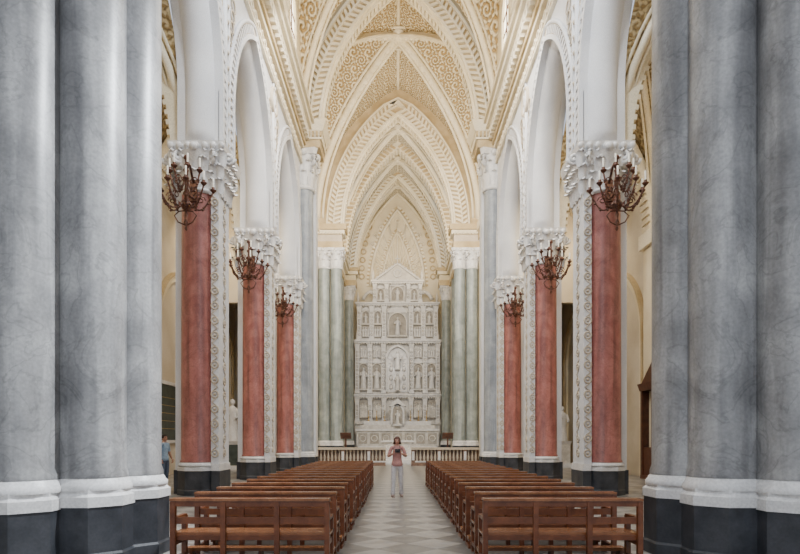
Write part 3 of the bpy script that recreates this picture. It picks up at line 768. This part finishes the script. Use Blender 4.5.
def person(name,loc,scale,rz,top,bottom,shoe,hair,longhair,pose):
    mb=MB()
    pts=[((0,0,.93),(.15,.11)),((0,0,1.07),(.125,.095)),((0,-.01,1.25),(.15,.115)),((0,.0,1.40),(.09,.07)),((0,-.005,1.47),(.048,.05)),((0,-.01,1.54),(.05,.055))]
    ed=[(0,1),(1,2),(2,3),(3,4),(4,5)]
    for s in (-1,1):
        b=len(pts)
        pts+=[((s*.16,0,1.375),.06),((pose['el'][0]*s,pose['el'][1],pose['el'][2]),.045),((pose['wr'][0]*s,pose['wr'][1],pose['wr'][2]),.028)]
        ed+=[(3,b),(b,b+1),(b+1,b+2)]
        b=len(pts); k=pose['st']*s
        pts+=[((s*.09,0,.86),(.095,.10)),((s*.105,-.02+k*.1,.48),.072),((s*.12,.02+k*.25,.10),.062)]
        ed+=[(0,b),(b,b+1),(b+1,b+2)]
    V,F=skin_mesh(pts,ed)
    sl=pose['sleeve']
    ex,ey,ez=pose['el']; wx,wy,wz=pose['wr']
    def zone(x,y,z):
        ax=abs(x); d=Vector((wx-ex,wy-ey,wz-ez)); t=(Vector((ax,y,z))-Vector((ex,ey,ez))).dot(d)/d.length_squared
        q=Vector((ex,ey,ez))+d*max(0,min(1,t))
        if (Vector((ax,y,z))-q).length<.055 and t>sl and ax>(0 if y<-.13 else .17): return 'skin'
        if z>1.425: return 'skin'
        if z>.90: return top
        return bottom
    addzones(mb,V,F,zone)
    for s in (-1,1):
        k=pose['st']*s; ax=s*.12; ay=.02+k*.25
        mb.lathe([(.062,.07),(.07,.075),(.066,.14)],(ax,ay,0),bottom,14)
        mb.ball((ax+s*.01,ay-.06,.04),(.048,.125,.042),shoe,14,8); mb.ball((ax,ay+.0,.06),(.045,.055,.05),shoe,10,6)
        mb.box(ax-.042,ax+.052,ay-.17,ay+.05,0,.012,shoe)
    mb.lathe([(.152,.86),(.158,.865),(.155,.93),(.14,1.0)],(0,0,0),top,20,sy=.8)
    mb.torus((0,-.005,1.435),.062,.012,top)
    for s in (-1,1):
        W=Vector((wx*s,wy,wz)); H=Vector(pose['hd']); H=Vector((H[0]*s,H[1],H[2])); d=(H-W).normalized()
        side=Vector((0,0,1)) if abs(d.z)<.8 else Vector((0,-1,0)); side=(side-d*side.dot(d)).normalized(); nn=d.cross(side)*s
        V,F=skin_mesh([(W,(.024,.02)),(W+d*.035,(.032,.016)),(W+d*.075,(.036,.014))],[(0,1),(1,2)],1); mb.add(V,F,'skin',True)
        for j,(off,ln) in enumerate(((-.03,.058),(-.01,.068),(.01,.072),(.028,.066))):
            b0=W+d*.07+side*off; b1=b0+d*ln*.5+nn*.008; b2=b1+d*ln*.3+nn*.025; b3=b2+d*ln*.1+nn*.03
            mb.tube([b0,b1,b2,b3],[.0105,.0095,.0085,.006],'skin',7)
        t0=W+d*.03+side*.028; mb.tube([t0,t0+side*.028+d*.02,t0+side*.036+d*.045,t0+side*.034+d*.062],[.012,.0105,.0095,.006],'skin',7)
    hz=1.565; seg=24; rg=18; vs=[];fs=[]
    for i in range(rg+1):
        ph=pi*i/rg; cz=-math.cos(ph); sr=math.sin(ph)
        for k in range(seg):
            a=2*pi*k/seg; x=.074*sr*math.cos(a); y=.092*sr*math.sin(a); z=.112*cz
            if cz<0: x*=1+.28*cz; y*=(1+.1*cz); y-= .012*(-cz)
            if y<0: y*=.94
            vs.append((x,y-.01,hz+z))
    for i in range(rg):
        for k in range(seg):
            k2=(k+1)%seg; fs.append((i*seg+k,i*seg+k2,(i+1)*seg+k2,(i+1)*seg+k))
    mb.add(vs,fs,'skin',True)
    mb.tube([(0,-.09,hz+.02),(0,-.105,hz-.01),(0,-.112,hz-.025),(0,-.098,hz-.036)],[.007,.010,.014,.008],'skin',8)
    for s in (-1,1):
        mb.ball((s*.029,-.084,hz+.008),(.014,.009,.008),'eye',8,6); mb.tube([(s*.014,-.09,hz+.027),(s*.03,-.092,hz+.031),(s*.045,-.08,hz+.026)],.004,hair,5)
        mb.ball((s*.074,0,hz-.005),(.009,.02,.03),'skin',8,6)
    mb.tube([(-.022,-.085,hz-.056),(0,-.094,hz-.054),(.022,-.085,hz-.056)],[.003,.007,.003],'lip',6)
    vs=[];fs=[]
    for i in range(13):
        for k in range(28):
            a=2*pi*k/28; back=max(0,math.sin(a)); side_=abs(math.cos(a))
            low=-.03-.09*max(back,side_*.75*(1 if math.sin(a)>-.45 else 0)) if longhair else -.0-.07*back
            if math.sin(a)<-.55: low=.062
            t=i/12; zz=low+(.128-low)*math.sin(t*pi/2); rr=math.sqrt(max(0,1-max(0,zz)**2/.128**2)) if zz>0 else 1+(.25*(-zz/.12) if longhair else 0)
            wob=1+.035*math.sin(a*9+i); kk=1.12 if longhair else 1
            vs.append((.086*kk*rr*math.cos(a)*wob,.104*rr*math.sin(a)*wob-.002,hz+zz))
    for i in range(12):
        for k in range(28):
            k2=(k+1)%28; fs.append((i*28+k,i*28+k2,(i+1)*28+k2,(i+1)*28+k))
    mb.add(vs,fs,hair,True)
    if pose.get('cam'):
        hx,hy,hz2=pose['hd']; mb.box(-.07,.07,hy-.06,hy-.0,hz2-.01,hz2+.085,'black')
        mb.tube([(0,hy-.06,hz2+.04),(0,hy-.11,hz2+.04)],[.032,.03],'black',12)
        for s in (-1,1): mb.tube([(s*.065,hy-.03,hz2+.07),(s*.09,-.14,1.30),(s*.06,-.06,1.44),(s*.03,.05,1.46)],.006,'black',5)
    o=mb.obj(name,loc); o.scale=(scale,)*3; o.rotation_euler=(0,0,rz)
    return o
person('woman_visitor',(-.12,16.1,0),.99,0.05,'blouse','trouser','shoe','hair',True,dict(el=(.25,-.05,1.13),wr=(.125,-.23,1.22),hd=(.05,-.27,1.26),st=.35,sleeve=-.1,cam=True))
person('man_visitor',(-7.86,19.3,0),1.05,1.2,'blueshirt','jeans','shoe','darkhair',False,dict(el=(.23,.02,1.12),wr=(.25,-.08,.90),hd=(.25,-.12,.80),st=.2,sleeve=-.1))
# ------------------------------------------------------------------ lights
W=bpy.data.worlds.new('World'); sc.world=W; W.use_nodes=True
W.node_tree.nodes['Background'].inputs[0].default_value=(.80,.87,1,1); W.node_tree.nodes['Background'].inputs[1].default_value=.95
def area(name,loc,target,sx,sy,power,col):
    l=bpy.data.lights.new(name,'AREA'); l.shape='RECTANGLE'; l.size=sx; l.size_y=sy; l.energy=power; l.color=col
    o=bpy.data.objects.new(name,l); o.location=loc; o.rotation_euler=(Vector(target)-Vector(loc)).to_track_quat('-Z','Y').to_euler(); sc.collection.objects.link(o)
cool=(.88,.94,1); warm=(1,.80,.52); neut=(1,.94,.85)
area('west_fill_light',(0,-3,12),(0,20,6),8,12,800,cool)  # added area light behind the camera; no window is modelled there
for sx in (-1,1):
    for y in (13,20,27):
        area('cornice_fill_light',(sx*4.4,y,18.8),(-sx*2,y+1,27),1.5,.4,200,warm)  # added warm area lights that brighten the vault; no fittings modelled
    for y in (12,21):
        area('nave_fill_light',(sx*3.0,y,18.0),(-sx*3,y+9,4),1.0,1.0,850,neut if y>15 else cool)  # area lights without fittings, added to brighten the nave
    area('crossing_fill_light',(sx*4.9,33.0,18.8),(-sx*1,40,27),.7,.7,400 if sx>0 else 300,warm)  # extra area light put in to brighten the crossing vault
    area('chancel_fill_light',(sx*4.6,33.2,16.0),(-sx*.5,57,10),1,1,1150,neut)  # invented area light that fills the chancel and retable
    area('chancel_vault_fill',(sx*4.0,45.2,18.2),(-sx*1,52,27),.7,.4,310,warm)  # added area light for the chancel vault, no lamp body
    area('apse_vault_fill',(sx*3.6,56.0,18.2),(-sx*1,60,25),.8,.4,140,warm)  # added area light to warm the apse vault
    for y in (8,18,28): area('aisle_fill_light',(sx*8.5,y,12.5),(sx*8.8,y+8,4),1.5,1.5,190,warm)  # fill lights added for the aisles, no real fixtures
def spot(name,loc,target,power,ang,col,blend=.5):
    l=bpy.data.lights.new(name,'SPOT'); l.energy=power; l.spot_size=ang; l.spot_blend=blend; l.color=col; l.shadow_soft_size=.15
    o=bpy.data.objects.new(name,l); o.location=loc; o.rotation_euler=(Vector(target)-Vector(loc)).to_track_quat('-Z','Y').to_euler(); sc.collection.objects.link(o)
spot('pier_fill_spot',(3.2,8.6,9.8),(-3.5,8.1,4.2),9000,.95,cool,.9)  # added mid-air spot that whitens the left pier shaft
spot('retable_fill_spot',(0,50.4,17.0),(0,58.4,9.4),2600,.22,neut,.9)  # spot added to make the bright patch at the retable centre
# ------------------------------------------------------------------ camera
cam=bpy.data.cameras.new('camera'); cam.sensor_width=36; cam.lens=36*580/800
cam.shift_x=.005; cam.shift_y=.205; cam.clip_end=200
co=bpy.data.objects.new('camera',cam); co.location=(-.15,0,1.55); co.rotation_euler=(pi/2,0,0); sc.collection.objects.link(co); sc.camera=co
